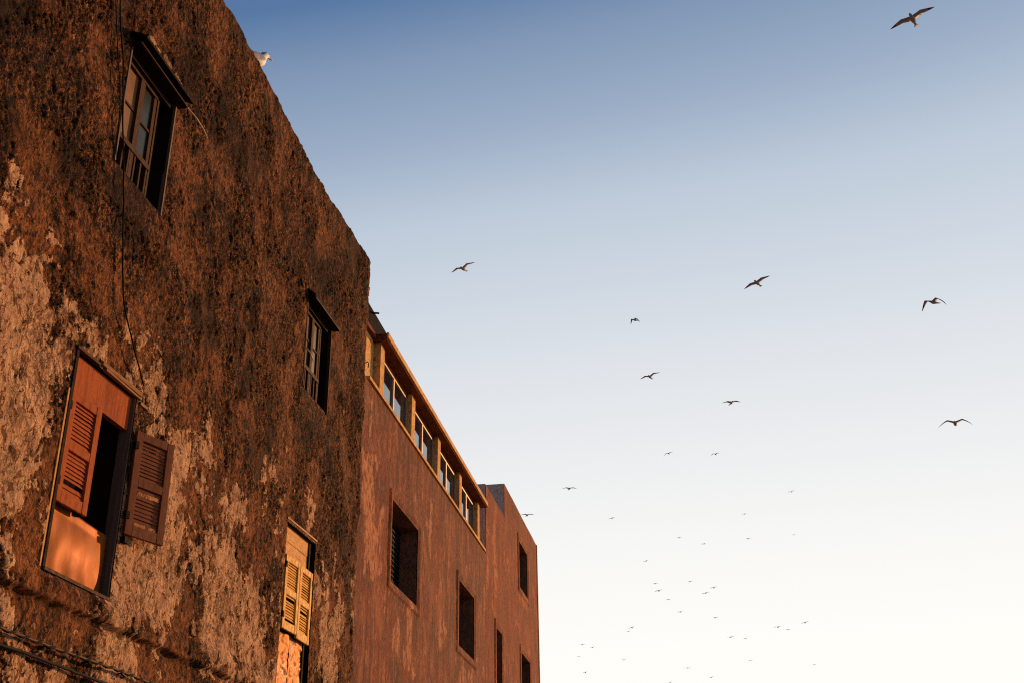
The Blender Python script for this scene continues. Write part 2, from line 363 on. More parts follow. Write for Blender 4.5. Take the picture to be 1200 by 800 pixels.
def h_old(Y, Z):
    wy = Y+.10*fbm(Y, Z, .5, 3, 31); wz = Z+.14*fbm(Y, Z, .5, 3, 41)
    big = fbm(Y, Z, 1.6, 4, 1)
    lump = fbm(wy+.2*wz, wz*.58, .14, 5, 3, .62)
    d1, d2 = cells(wy+.02*fbm(Y, Z, .08, 2, 8), wz*.55, .075, 9)
    clod = 1-np.clip(d1/.62, 0, 1)**1.6                     # rounded clods of the rough undercoat
    d1b, d2b = cells(wy, wz*.5, .042, 19); clod2 = 1-np.clip(d1b/.65, 0, 1)**1.5
    fine = fbm(Y, Z*.7, .045, 3, 77, .6)
    rz = sstep(5.6, 7.2, Z+.7*big+.25*(Y-9)*.3)              # rougher bare undercoat in the upper storeys
    m = fbm(Y, Z*.75, .62, 6, 51, .62)*1.25-.13-.52*rz
    for (a, b, c, d, g) in PATCH:
        m = m+g*np.exp(-(((wy-a)/c)**2+((wz-b)/d)**2))
    bite = fbm(wy, wz, .11, 4, 61, .6)
    m2 = m+.40*bite+.16*fbm(wy, wz*.8, .05, 3, 67, .6)
    pl = sstep(-.012, .02, m2)
    smooth_zone = sstep(.10, .34, fbm(wy, wz*.8, .8, 5, 91, .6)+.24-.10*rz) # trowelled areas
    amp = (.55+.45*sstep(-.3, .25, fbm(Y, Z, .7, 3, 15)))*(1-.62*smooth_zone)
    cf = fbm(wy+.25*wz, wz*.36, .11, 4, 7, .6); cre = np.exp(-(cf/.055)**2)
    rough = (.026*(.35-cre)+.026*lump+.010*(clod-.5)+.007*(clod2-.5)+.010*fine)*amp
    top = .014+.004*fbm(Y, Z, .25, 4, 71)+.0012*fine
    h = rough*(1-pl)+(top+.25*rough)*pl+.030*big+.020*fbm(wy, wz*.7, .36, 3, 23)
    # holes where stone shows and render has dropped out
    pit = sstep(.34, .44, fbm(wy, wz*.5, .30, 5, 101, .66)); h = h-.022*pit*(1-.6*smooth_zone)
    pk = sstep(.38, .48, fbm(Y+.25*Z, Z*.3, .06, 4, 131, .6))*(.4+.6*(1-smooth_zone)); h = h-.009*pk
    # long cracks
    cr = np.zeros_like(h)
    for (seed, s, wd) in ((201, 1.3, .010), (221, .9, .006)):
        f = fbm(wy*1.0, wz*.45, s, 4, seed, .55); cr = np.maximum(cr, (1-sstep(0, wd, np.abs(f)))*sstep(0, .2, fbm(Y, Z, 1.1, 2, seed+7)))
    h = h-.014*cr
    # horizontal ledge under the shuttered window, broken away in places
    zl = 3.73+.035*fbm(Y, Z*0, .4, 4, 301)
    band = sstep(zl-.012, zl+.012, Z)*(1-sstep(3.86, 4.02, Z))*(1-.8*sstep(11.8, 12.6, Y))
    h = h+(.045+.02*fbm(Y, Z, .12, 3, 311))*band
    under = np.exp(-((Z-(zl-.03))/.022)**2)*sstep(-.25, .1, fbm(Y, Z*0, .35, 3, 321)); h = h-.03*under
    # smooth mortar strip below the upper windows
    for (a, b, c, d) in (W1, W2):
        t = (1-sstep(0, .16, np.maximum(np.abs(Y-.5*(a+b))-.5*(b-a)+.05, 0)))*sstep(c-.42, c-.30, Z)*(1-sstep(c, c+.02, Z))
        h = h*(1-.7*t)
    # pale trowelled margin round the openings of the lower row
    soot_shade = .80*sstep(.08, .42, fbm(Y, Z*.8, .8, 5, 401, .62)+.20*rz-.05)
    soot_shade = np.clip(soot_shade+.55*band*sstep(-.1, .3, fbm(Y, Z, .2, 3, 411))+.8*under+.5*sstep(9.6, 10.9, Z+.5*fbm(Y, Z, .6, 3, 421))*sstep(9.4, 8.2, Y)*1.0, 0, 1)  # the under term paints the shadow line beneath the ledge
    soot_shade = np.clip(soot_shade+.45*sstep(7.5, 6.2, Y+.2*(Z-8))*sstep(6.3, 8, Z), 0, 1)*(1-.75*pl)  # darker again towards the upper left of the wall
    hol = np.clip(sstep(.05, -.62, lump)*.6*(1-pl)+.9*pit+.8*pk+cr*.9, 0, 1)
    # stray rough edge near the corner and roof
    return h, dict(plaster=np.clip(.5+m2*2.2, 0, 1), soot_shade=soot_shade, hollow=hol, rugged=(1-.75*smooth_zone)*(1-.65*pl), smoothed=smooth_zone*(1-.5*rz))
def map_old(Y, Z, h):
    rise = .20*sstep(12.4, 9.4, Y)+.05*np.sin(Y*1.3)+.03*fbm(Y, Y*0, .5, 4, 501)+.014*fbm(Y, Y*0, .09, 3, 505)
    Zt = Z+rise*sstep(9.8, ZR, Z)
    top = ZR+rise
    uz = np.maximum(Z-(ZR-RC), 0); az = np.minimum(uz/RC, math.pi/2); ez = np.maximum(uz-RC*math.pi/2, 0)
    wob = .075*fbm(Y*0, Z, .8, 5, 601, .6)+.05*sstep(7, 4.5, Z)*0
    uy = np.maximum(Y-(YR-RC), 0); ay = np.minimum(uy/RC, math.pi/2); ey = np.maximum(uy-RC*math.pi/2, 0)
    ny = np.sin(ay); nz = np.sin(az); nx = np.cos(ay)*np.cos(az)
    hh = h*1.0
    x = -RC*(1-np.cos(az))-ez-RC*(1-np.cos(ay))-ey+hh*np.maximum(nx, 0)
    y = np.where(Y > YR-RC, YR-RC+RC*np.sin(ay), Y)+hh*1.8*ny+wob*sstep(YR-.6, YR, Y)
    z = np.where(Z > ZR-RC, (ZR-RC+RC*np.sin(az))+rise, Zt)+hh*1.2*nz
    return np.stack([x, y, z], -1)
ystep = lambda m: .25 if m < 4.9 else (.012+.0008*(m-6) if m < YR-RC else .02)
ykeys = [h[i] for h in HOLES for i in (0, 1)]+[5.0, YR-RC, YR+.1]+[6, 7, 9.5, 10.5, 11.5, 14.5]
ys = fine_lines(-3, YR+.9, ystep, ykeys)
zkeys = [h[i] for h in HOLES for i in (2, 3)]+[2.4, ZR-RC, ZR+.12]
zs = fine_lines(0, ZR+.7, lambda m: .15 if m < 2.4 else .0125, zkeys)
wall_mesh('wall', 'old_render', B1, ys, zs, HOLES, h_old, map_old)
box('roof', 'grey_render', B1, -9, -.45, -3, 14.9, 10.3, 10.74)
box('rear_wall', 'grey_render', B1, -9, -8.6, -3, 14.9, 0, 10.298)
box('side_wall', 'grey_render', B1, -8.598, -.75, 14.6, 14.9, 0, 10.298)
box('side_wall', 'grey_render', B1, -8.598, -.05, -3, -2.7, 0, 10.298)

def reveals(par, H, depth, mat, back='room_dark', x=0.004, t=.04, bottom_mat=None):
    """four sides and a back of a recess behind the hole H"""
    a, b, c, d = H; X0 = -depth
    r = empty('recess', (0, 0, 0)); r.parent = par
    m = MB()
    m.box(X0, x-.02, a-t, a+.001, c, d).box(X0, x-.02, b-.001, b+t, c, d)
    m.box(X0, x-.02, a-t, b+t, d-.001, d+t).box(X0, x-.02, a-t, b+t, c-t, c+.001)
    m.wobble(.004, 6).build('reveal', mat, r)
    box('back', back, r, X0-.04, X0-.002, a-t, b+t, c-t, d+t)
    return r

# --- upper windows under dark hoods
def hooded_window(H, first, stick):
    a, b, c, d = H; W = b-a
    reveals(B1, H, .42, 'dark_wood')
    fr = empty('window', (0, 0, 0)); fr.parent = B1
    X = -.085; bb = b; b = b-.19; W = b-a
    box('blind_board', 'dark_wood', fr, X-.10, X-.07, b+.002, bb, c, d)
    f = MB()
    f.box(X-.03, X+.03, a, a+.05, c, d).box(X-.03, X+.02, b-.03, b, c, d).box(X-.03, X+.03, a+.05, b-.05, d-.14, d-.0).box(X-.03, X+.03, a+.05, b-.05, c, c+.03)
    f.wobble(.004, 4); f.build('frame', 'window_wood', fr)
    ym = a+.33; z0 = c+.37
    s = MB(); s.box(X-.02, X+.035, ym, ym+.055, c+.03, d-.14).box(X-.02, X+.025, ym+.06, ym+.10, z0, d-.14)
    s.box(X-.02, X+.045, a+.05, b-.05, z0-.035, z0+.02)
    s.box(X-.015, X+.02, a+.05, a+.085, z0+.02, d-.14).box(X-.015, X+.02, b-.10, b-.05, z0+.02, d-.14)
    zm = z0+.40
    s.box(X-.012, X+.015, a+.085, ym, zm, zm+.022).box(X-.012, X+.015, ym+.10, b-.10, zm-.02, zm+.004)
    s.build('glazing_bar', 'window_wood', fr)
    for (y0, y1, q0, q1, mt) in ((a+.085, ym, z0+.02, zm, 'orange_glass'), (a+.085, ym, zm+.022, d-.14, 'orange_glass'),
                                 (ym+.10, b-.10, z0+.02, zm-.02, 'teal_glass'), (ym+.10, b-.10, zm+.004, d-.14, 'teal_glass')):
        if not first and mt == 'orange_glass': mt = 'window_pane_brown'
        box('pane', mt, fr, X-.008, X, y0, y1, q0, q1)
    n = 6
    for k in range(n):
        y = a+.07+(W-.17)*k/(n-1)
        box('baluster', 'window_wood' , fr, X+.0, X+.036, y, y+.032, c+.03, z0-.035, bev=.004)
    b = bb
    # pale strip of trim on the far jamb
    MB().box(-.03, .016, b-.004, b+.016, c-.02, d).wobble(.010, 4, 5).build('jamb_trim', 'grey_trim' if first else 'window_wood', B1)
    MB().box(-.03, .012, a-.016, a+.004, c, d).wobble(.010, 4, 6).build('jamb_trim', 'grey_trim' if first else 'window_wood', B1)
    # hood: sloping dark boards on a rail
    hd = empty('hood', (0, 0, 0)); hd.parent = B1
    m = MB(); e = .07; pj = 0 if first else .06
    m.hex([(-.02, a-.06, d+.10), (.17-pj, a-.05, d+.0), (.17-pj, b+e-pj, d-.005), (-.02, b+e, d+.11), (-.02, a-.06, d+.125), (.175-pj, a-.05, d+.025), (.175-pj, b+e-pj, d+.02), (-.02, b+e, d+.135)])
    m.wobble(.012, 5, 3); m.build('board', 'dark_wood', hd)
    MB().box(-.01, .10, a-.03, b+.06, d-.035, d+.0).wobble(.006, 4).build('board', 'dark_wood', hd)
    MB().box(.10, .115, a-.03, b+.05, d-.035, d-.012).wobble(.006, 4).build('rail', 'window_wood', hd)
    MB().box(-.06, -.02, a, b, d-.10, d-.004).build('board', 'dark_wood', hd)
plain('window_pane_brown', (.07, .03, .012), .6, 0, .1)
hooded_window(W1, True, True)
hooded_window(W2, False, False)
tw = MB().tube([(.05, 8.92, 9.03), (.10, 9.06, 8.98), (.13, 9.20, 8.92), (.14, 9.28, 8.87)], [.007, .009, .008, .005], 5).build('stick', 'twig')
tag(tw, 'thin pale stick poking out of the wall below the upper left hood', 'stick')
tw = MB().tube([(.02, 12.80, 8.12), (.07, 12.84, 8.06), (.09, 12.93, 7.97)], [.012, .010, .008], 5).build('stick', 'twig')
tag(tw, 'short pale stub sticking out left of the middle upper window', 'stick')

# --- louvred shutters
slat_cache = {}
def shutter(par, W, Hh, mat, loc, rz, npan=2, nsl=10, hinge_left=True, thick=.032):
    """a louvred leaf in its own frame: y 0..W, z 0..Hh, hung at the origin"""
    s = empty('shutter', loc, rz); s.parent = par
    st = .082 if mat != 'yellow_wood' else .068; rt = .075; m = MB()
    m.box(-thick/2, thick/2, 0, st, 0, Hh, bev=.004).box(-thick/2, thick/2, W-st, W, 0, Hh, bev=.004)
    ph = (Hh-rt*(npan+1)-.02)/npan; z = 0; zz = []
    for k in range(npan+1):
        r = rt+.02 if k == 0 else rt
        m.box(-thick/2+.002, thick/2-.002, st, W-st, z, z+r, bev=.003); z += r
        if k < npan: zz.append(z); z += ph
    m.wobble(.003, 5, int(loc[1]*10)); m.build('frame', mat, s)
    key = (round(W, 3), mat)
    if key not in slat_cache:
        q = MB(); sp = ph/nsl; t_ = .006; q.hex([(-.007, st-.004, sp*.60), (.007, st-.004, -sp*.46), (.007, W-st+.004, -sp*.46), (-.007, W-st+.004, sp*.60),
                         (-.007+t_, st-.004, sp*.60+.001), (.007+t_, st-.004, -sp*.46+.001), (.007+t_, W-st+.004, -sp*.46+.001), (-.007+t_, W-st+.004, sp*.60+.001)])
        o = q.build('slat', mat, s); slat_cache[key] = o.data; bpy.data.objects.remove(o)
    for hz_ in (Hh*.14, Hh*.82):
        yy = 0 if hinge_left else W
        MB().box(-.012, thick/2+.008, yy-.012, yy+.03, hz_, hz_+.07, bev=.002).build('hinge', 'dark_wood', s)
    for z0 in zz:
        for k in range(nsl):
            if random.random() < .04: continue
            o = inst('slat', slat_cache[key], s, (random.uniform(-.011, -.009), 0, z0+ph*(k+.5)/nsl), (random.uniform(-.012, .012), random.gauss(0, .09), 0))
    return s

# --- big lower window: lintel panel, one closed and one open shutter, copper-coloured sheet
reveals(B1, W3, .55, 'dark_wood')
MB().grid(lambda u, v: (-.42+.03*math.sin(u*24), 8.30+u*.50, 4.0+v*1.5), 40, 2).build('curtain', 'curtain', B1)
MB().box(-.10, -.045, 7.83, 8.82, 5.44, 5.755).wobble(.006, 3).build('lintel_panel', 'terracotta_paint', B1)
fr = empty('window_frame', (0, 0, 0)); fr.parent = B1
MB().box(-.12, .012, 7.79, 7.825, 3.95, 5.76).wobble(.008, 3).build('post', 'dark_wood', fr)  # dark strip standing in for the shadow gap beside the frame
MB().box(-.02, .012, 7.765, 7.786, 3.93, 5.40).wobble(.012, 3, 4).build('post', 'plank_wood', fr)
MB().box(-.12, -.01, 8.825, 8.86, 3.95, 5.76).wobble(.006, 3).build('post', 'grey_trim', fr)
MB().box(-.14, -.04, 8.30, 8.335, 4.5, 5.43).build('post', 'dark_wood', fr)
lt = empty('lintel', (0, 0, 0)); lt.parent = B1
MB().box(-.02, .026, 8.17, 8.88, 5.785, 5.82).wobble(.014, 5, 2).build('board', 'pale_board', lt)
MB().box(-.02, .016, 8.25, 8.90, 5.755, 5.778).wobble(.012, 5, 3).build('board', 'pale_board', lt)
MB().box(-.02, .020, 7.78, 8.15, 5.765, 5.79).wobble(.012, 4, 5).build('board', 'window_wood', lt)
MB().box(-.02, .018, 8.89, 9.02, 5.71, 5.74).wobble(.012, 6, 7).build('board', 'pale_board', lt)
shutter(B1, .475, .93, 'terracotta_paint', (-.022, 7.83, 4.49), math.radians(-1.5), 2, 10)
o = shutter(B1, .455, .94, 'brown_paint', (.03, 8.86, 4.51), math.radians(-19), 2, 10)
o['label'] = 'brown louvred shutter swung open against the wall'
hg = MB().box(0, .05, 8.87, 8.95, 4.44, 4.49).wobble(.008, 8).build('shutter_rest', 'dark_wood', B1)
def sheet_fn(u, v):
    y = 7.83+.985*u; z = 3.955+.575*v
    x = -.085+.035*math.sin(math.pi*u)*math.sin(math.pi*min(1, v*1.15))+.010*float(noise(np.array([y*5.]), np.array([z*2.2]), 4)[0])
    x += .007*math.sin(u*26+2*math.sin(v*5))*(1-v)**2*(.4+.6*u)
    return (x, y, z-.05*u*v)
o = MB().grid(sheet_fn, 60, 40).build('metal_sheet', 'copper_sheet', B1)
s_ = o.modifiers.new('thick', 'SOLIDIFY'); s_.thickness = .004
MB().box(-.12, .022, 7.79, 8.86, 3.925, 3.953).wobble(.014, 6, 9).build('sill', 'window_wood', B1)

# --- small lower window: shut pair of yellow shutters, boards above, crumpled foil below
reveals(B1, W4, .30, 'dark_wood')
MB().box(-.10, -.055, 12.68, 13.56, 5.58, 5.765).wobble(.005, 4).build('board', 'plank_wood', B1)
MB().box(-.10, -.060, 12.68, 13.56, 5.44, 5.577).wobble(.005, 4).build('board', 'plank_wood', B1)
MB().box(-.10, -.057, 12.68, 13.56, 5.30, 5.437).wobble(.005, 4).build('board', 'plank_wood', B1)
fr = empty('window_frame', (0, 0, 0)); fr.parent = B1
MB().box(-.12, -.04, 13.565, 13.61, 3.66, 5.76).build('post', 'dark_wood', fr)
MB().box(-.10, .0, 12.64, 12.676, 3.66, 5.76).wobble(.006, 3).build('post', 'window_wood', fr)
lt = empty('lintel', (0, 0, 0)); lt.parent = B1
MB().box(-.03, .012, 12.64, 13.70, 5.80, 5.822).wobble(.010, 4, 2).build('board', 'plank_wood', lt)
MB().box(-.02, .008, 12.66, 13.70, 5.772, 5.792).wobble(.010, 4, 3).build('board', 'window_wood', lt)
shutter(B1, .455, .86, 'yellow_wood', (-.005, 12.70, 4.53), math.radians(-1), 2, 10)
shutter(B1, .455, .88, 'yellow_wood', (.003, 13.165, 4.50), math.radians(1.2), 2, 10, False)
def foil(y0, sd):
    def fn(u, v):
        y = y0+.43*u; z = 3.80+.72*v
        n = float(fbm(np.array([y]), np.array([z]), .16, 4, sd, .6)[0])
        return (-.055+.030*n+.012*abs(float(noise(np.array([y*9]), np.array([z*9]), sd+3)[0])), y, z)
    return fn
for y0, sd in ((12.70, 11), (13.135, 23)):
    o = MB().grid(foil(y0, sd), 30, 44).build('metal_sheet', 'foil_sheet', B1)
    s_ = o.modifiers.new('thick', 'SOLIDIFY'); s_.thickness = .003

# ================================================================== TERRACE BEYOND
ANG = .021
B2 = empty('terrace_building', (-.05, 15.38, 0), ANG)
tag(B2, 'middle building in rust brown paint with an ochre strip of windows below its eave', 'building')
H5 = (1.98, 3.74, 6.24, 7.56); H6 = (7.27, 8.88, 6.28, 7.58)
def h_rust(Y, Z):
    st = fbm(Y, Z*.25, .5, 5, 11, .6); fine = fbm(Y, Z, .05, 3, 17)
    m = fbm(Y, Z*.6, .5, 7, 55, .68)-.21
    for (a, b, c, d, g_) in ((.45, 7.6, .35, .9, .42), (.9, 7.0, .5, .6, .3), (1.4, 8.3, .15, .3, .2), (1.0, 6.2, .4, .5, .2), (4.6, 7.6, .5, .7, .16), (2.6, 5.6, .6, .5, .22), (3.4, 5.4, .2, .8, .3), (8.0, 5.8, .8, .4, .3), (5.6, 6.2, .12, .5, .3), (4.0, 8.3, .10, .10, .35)):
        m = m+g_*np.exp(-((Y-a)/c)**2-((Z-b)/d)**2)
    pl = sstep(0, .10, m+.12*fbm(Y, Z*.5, .1, 4, 65, .6))
    soot_shade = .8*sstep(.1, .45, fbm(Y, Z*.12, .22, 5, 33, .6))+.5*sstep(.25, 0, Y)  # last term: darker towards the joint with the near building
    dr = sstep(-.1, .45, fbm(Y, Z*.06, .16, 4, 37, .6))
    soot_shade = soot_shade+.75*dr*(sstep(7.9, 8.9, Z)+sum(sstep(zb-1.1, zb, Z)*(Z < zb)*(Y > ya)*(Y < yb) for ya, yb, zb in ((1.8, 3.96, 6.10), (7.06, 9.08, 6.12))))
    h = .010*fbm(Y, Z, 1.2, 3, 5)+.004*st+.0016*fine-.004*pl
    # incised outlines round the openings, run in the render
    for (a, b, c, d) in ((1.80, 3.96, 6.10, 7.70), (7.06, 9.08, 6.12, 7.74)):
        din = np.maximum(np.maximum(a-Y, Y-b), np.maximum(c-Z, Z-d)); inside = sstep(.012, -.006, din)
        h = h+.030*inside; 
    return h, dict(plaster=pl, soot_shade=np.clip(soot_shade, 0, 1), hollow=0*pl)
mapflat = lambda Y, Z, h: np.stack([h, Y, Z], -1)
OUT = ((1.80, 3.96, 6.10, 7.70), (7.06, 9.08, 6.12, 7.74))
zs = fine_lines(0, 8.94, lambda m: .2 if m < 4.6 else .03, [4.6, 6.24, 7.56, 6.28, 7.58]+[q+e for o_ in OUT for q in o_[2:] for e in (-.012, .012)])
ys = fine_lines(0, 10.30, .035, [1.98, 3.74, 7.27, 8.88]+[q+e for o_ in OUT for q in o_[:2] for e in (-.012, .012)])
wall_mesh('wall', 'rust_paint', B2, ys, zs, [H5, H6], h_rust, mapflat)
def deep_window(par, H, depth, screen=True):
    a, b, c, d = H
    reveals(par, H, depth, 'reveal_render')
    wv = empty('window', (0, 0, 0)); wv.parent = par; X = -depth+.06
    f = MB(); f.box(X-.02, X+.02, a, a+.05, c, d).box(X-.02, X+.02, b-.05, b, c, d).box(X-.02, X+.02, a+.05, b-.05, d-.06, d).box(X-.02, X+.02, a+.05, b-.05, c, c+.06)
    f.build('frame', 'lattice_dark', wv)
    box('pane', 'teal_glass', wv, X-.012, X-.002, a+.05, b-.05, c+.06, d-.06)
    if screen:
        L = MB(); n = int((b-a-.1)/.10); k2 = int((d-c)/.09)
        for i in range(n+1): y = a+.05+(b-a-.1)*i/n; L.box(X+.02, X+.032, y-.006, y+.006, c+.06, d-.06)
        for i in range(k2+1): z = c+.06+(d-c-.12)*i/k2; L.box(X+.033, X+.045, a+.05, b-.05, z-.009, z+.009)
        L.build('lattice', 'lattice_dark', wv)
deep_window(B2, H5, .40); deep_window(B2, H6, .42)
# loggia: ledge, fins, soffit, windows
MB().box(-.34, .030, .30, 10.12, 8.945, 9.000).wobble(.008, 4).build('ledge', 'ochre_paint', B2)
MB().box(-.40, .120, .86, 9.80, 9.88, 9.985).wobble(.006, 3).build('eave', 'soffit_paint', B2)
MB().box(.1215, .150, .85, 9.81, 9.90, 9.995).wobble(.004, 3).build('fascia', 'ochre_paint', B2)
box('back_wall', 'soffit_paint', B2, -.60, -.345, 0.02, 10.30, 8.94, 10.30)
fins = [.96, 3.08, 5.18, 7.28, 9.30]
for y in fins: MB().box(-.30, 0, y, y+.24, 9.002, 9.878).wobble(.004, 3).build('fin', 'ochre_paint', B2)
for k, y in enumerate(fins[:4]):
    y0 = y+.242; y1 = fins[k+1]-.002; X = -.115
    wv = empty('window', (0, 0, 0)); wv.parent = B2; zb, zt = 9.002, 9.80
    f = MB(); f.box(X-.02, X+.025, y0, y0+.035, zb, zt).box(X-.02, X+.025, y1-.035, y1, zb, zt).box(X-.02, X+.025, y0+.035, y1-.035, zt-.035, zt).box(X-.02, X+.025, y0+.035, y1-.035, zb, zb+.03)
    f.build('frame', 'white_trim', wv); ym = .5*(y0+y1)
    box('mullion', 'white_trim', wv, X-.015, X+.032, ym-.03, ym+.03, zb+.03, zt-.035)
    box('pane', 'dark_glass', wv, X-.010, X, y0+.035, ym-.03, zb+.03, zt-.035)
    box('pane', 'dark_glass', wv, X-.002, X+.008, ym+.03, y1-.035, zb+.03, zt-.035)
    box('header', 'soffit_paint', wv, X-.03, X+.03, y0, y1, zt+.001, 9.878)
MB().box(-.343, -.12, .0, .955, 9.002, 9.90).wobble(.004, 3).build('side_panel', 'ochre_paint', B2)
MB().box(-.343, -.06, .0, .855, 9.905, 9.975).wobble(.005, 3).build('coping', 'soffit_paint', B2)
MB().box(-.30, -.135, -.1, 2.0, 10.0, 10.44).wobble(.010, 3).build('roof_flashing', 'flashing', B2)
MB().tube([(-.2, .86, 10.38), (-.08, .86, 10.37), (-.03, .86, 10.36)], .016, 6).build('pipe_stub', 'flashing', B2)
box('roof', 'grey_render', B2, -9, -.605, .0, 10.28, 9.7, 10.0)
box('rear_wall', 'grey_render', B2, -9, -8.6, .0, 10.28, 0, 9.698)
# short lamp bracket by the corner where the two fronts meet
MB().tube([(.02, .05, 9.10), (.05, .07, 9.13), (.055, .12, 9.12), (.04, .15, 9.07)], .008, 5).build('hook', 'cable_black', B2)

B3 = empty('end_building', (-.05-10.305*math.sin(ANG), 15.38+10.305*math.cos(ANG), 0), ANG)
tag(B3, 'farthest building in brighter red paint with a stepped parapet and three small windows', 'building')
O = 10.305
H7 = (11.60-O, 12.40-O, 6.25, 7.54); H8 = (15.30-O, 16.80-O, 9.43, 10.70); H9 = (15.42-O, 17.0-O, 6.45, 7.70)
OUT3 = [(h[0]-.22, h[1]+.22, h[2]-.16, h[3]+.17) for h in (H7, H8, H9)]
def h_red(Y, Z):
    fine = fbm(Y, Z, .05, 3, 117); m = fbm(Y+40, Z*.6, .5, 7, 155, .68)-.20
    for (a, b, c, d, g_) in ((1.2, 9.3, .35, .9, .36), (1.3, 8.0, .2, .8, .26), (.15, 8.0, .05, .6, .3), (5.8, 9.2, .7, .25, .4), (4.8, 8.4, .3, .7, .2)):
        m = m+g_*np.exp(-((Y-a)/c)**2-((Z-b)/d)**2)
    pl = sstep(0, .10, m+.12*fbm(Y, Z*.5, .1, 4, 165, .6))
    soot_shade = .7*sstep(.15, .5, fbm(Y, Z*.12, .22, 5, 133, .6))
    soot_shade = soot_shade+.6*sstep(-.1, .45, fbm(Y, Z*.06, .16, 4, 137, .6))*(sstep(10.0, 11.4, Z)+sum(sstep(c-1.1, c, Z)*(Z < c)*(Y > a)*(Y < b) for a, b, c, d in OUT3))
    h = .010*fbm(Y, Z, 1.2, 3, 105)+.0016*fine-.004*pl
    for (a, b, c, d) in OUT3:
        din = np.maximum(np.maximum(a-Y, Y-b), np.maximum(c-Z, Z-d)); h = h+.030*sstep(.012, -.006, din)
    return h, dict(plaster=pl, soot_shade=np.clip(soot_shade, 0, 1), hollow=0*pl)
YE = 8.55; YN = 2.68
kz = [4.6, 10.64]+[h[i] for h in (H7, H8, H9) for i in (2, 3)]+[q+e for o_ in OUT3 for q in o_[2:] for e in (-.012, .012)]
ky = [YN]+[h[i] for h in (H7, H8, H9) for i in (0, 1)]+[q+e for o_ in OUT3 for q in o_[:2] for e in (-.012, .012)]
wall_mesh('wall', 'red_paint', B3, fine_lines(0, YE, .045, ky), fine_lines(0, 11.56, lambda m: .2 if m < 4.6 else .04, kz),
          [H7, H8, H9, (-1, YN, 10.64, 20)], h_red, mapflat)
for H in (H7, H8, H9): deep_window(B3, H, .40, False)
box('side_wall', 'grey_render', B3, -9, -.012, 0.0, .25, 0, 10.64)
box('parapet', 'grey_render', B3, -.22, -.012, .252, YN-.002, 10.2, 10.636)
MB().box(-6, -.012, YN, YN+.22, 10.0, 11.55).build('side_wall', 'grey_render', B3)
box('roof', 'grey_render', B3, -9, -.225, .252, YN-.002, 9.9, 10.15)
box('roof', 'grey_render', B3, -6, -.012, YN+.222, YE-.26, 11.0, 11.25)
box('parapet', 'red_paint', B3, -.24, -.013, YN+.222, YE-.26, 11.252, 11.545)
box('side_wall', 'ochre_paint', B3, -9, .022, YE-.03, YE+.04, 0, 11.56)  # ochre front edge stands in for a sunlit strip at the far corner
box('rear_wall', 'grey_render', B3, -9, -8.6, .252, YE-.032, 0, 9.898)

# ================================================================== CABLES
def cable(pts, r, mat, label, cat='cable', wob=.004, n=60, twist=None):
    P = [Vector(p) for p in pts]; out = []
    for i in range(n+1):
        t = i/n*(len(P)-1); k = min(int(t), len(P)-2); u = t-k
        p0 = P[max(k-1, 0)]; p1 = P[k]; p2 = P[k+1]; p3 = P[min(k+2, len(P)-1)]
        q = .5*((2*p1)+(p2-p0)*u+(2*p0-5*p1+4*p2-p3)*u*u+(3*p1-p0-3*p2+p3)*u**3)
        q += Vector([wob*float(noise(np.array([t*2.3+c*7]), np.array([c*3.3+r*900]), 9)[0]) for c in range(3)])
        if twist: q += Vector((math.cos(i*.9+twist)*r*.9, 0, math.sin(i*.9+twist)*r*.9))
        out.append(q)
    o = MB().tube(out, r, 6).build('cable', mat, None, True)
    return tag(o, label, cat, 'cables fixed along the near building')
cable([(.05, 7.2, 11.0), (.06, 7.3, 10.0), (.055, 7.45, 9.2), (.05, 7.70, 8.55), (.05, 7.82, 8.1), (.05, 7.97, 7.6), (.05, 8.07, 7.25), (.05, 8.17, 6.85), (.05, 8.30, 6.45), (.06, 8.58, 6.10), (.06, 8.82, 5.86)],
      .008, 'cable_black', 'long black cable hanging past the upper left window down to the open shutter', n=120)
cable([(.05, 7.10, 11.0), (.05, 7.22, 10.0), (.045, 7.38, 9.2), (.045, 7.60, 8.6), (.05, 7.74, 8.2), (.05, 7.80, 7.75)],
      .006, 'cable_black', 'thinner short cable left of the long one at the top left of the near wall', n=80)
zc = lambda y, z0, sag: z0-sag*math.sin(max(0, (y-5)%2.2)/2.2*math.pi)
ya = np.linspace(4.2, 14.8, 60)
for k, (mt, lb) in enumerate((('cable_tan', 'tan strand of the twisted cable pair along the foot of the near wall'), ('cable_black', 'black strand twisted with the tan one along the foot of the near wall'))):
    cable([(.075, y, 3.40-.012*abs(math.sin(y*1.4))-.10*(y-9.8)*(y > 9.8)) for y in ya], .010, mt, lb, n=420, twist=k*math.pi, wob=.003)
cable([(.055, y, 3.29-.02*abs(math.sin(y*1.1+1))-.10*(y-9.4)*(y > 9.4)) for y in ya], .012, 'cable_black', 'single thick black cable just below the twisted pair', n=160)
for k, (y, z) in enumerate(((7.95, 3.39), (8.55, 3.385), (9.1, 3.39), (9.6, 3.395))):
    o = MB().tube([(.0, y, z-.01), (.05, y, z), (.085, y+.01, z-.03), (.05, y+.01, z-.04)], .009, 5).build('cable_clip', 'cable_black')
    tag(o, ('leftmost', 'second', 'third', 'rightmost')[k]+' of four dark wire clips holding the twisted cables, counted from the left', 'clip', 'clips on the twisted cables')

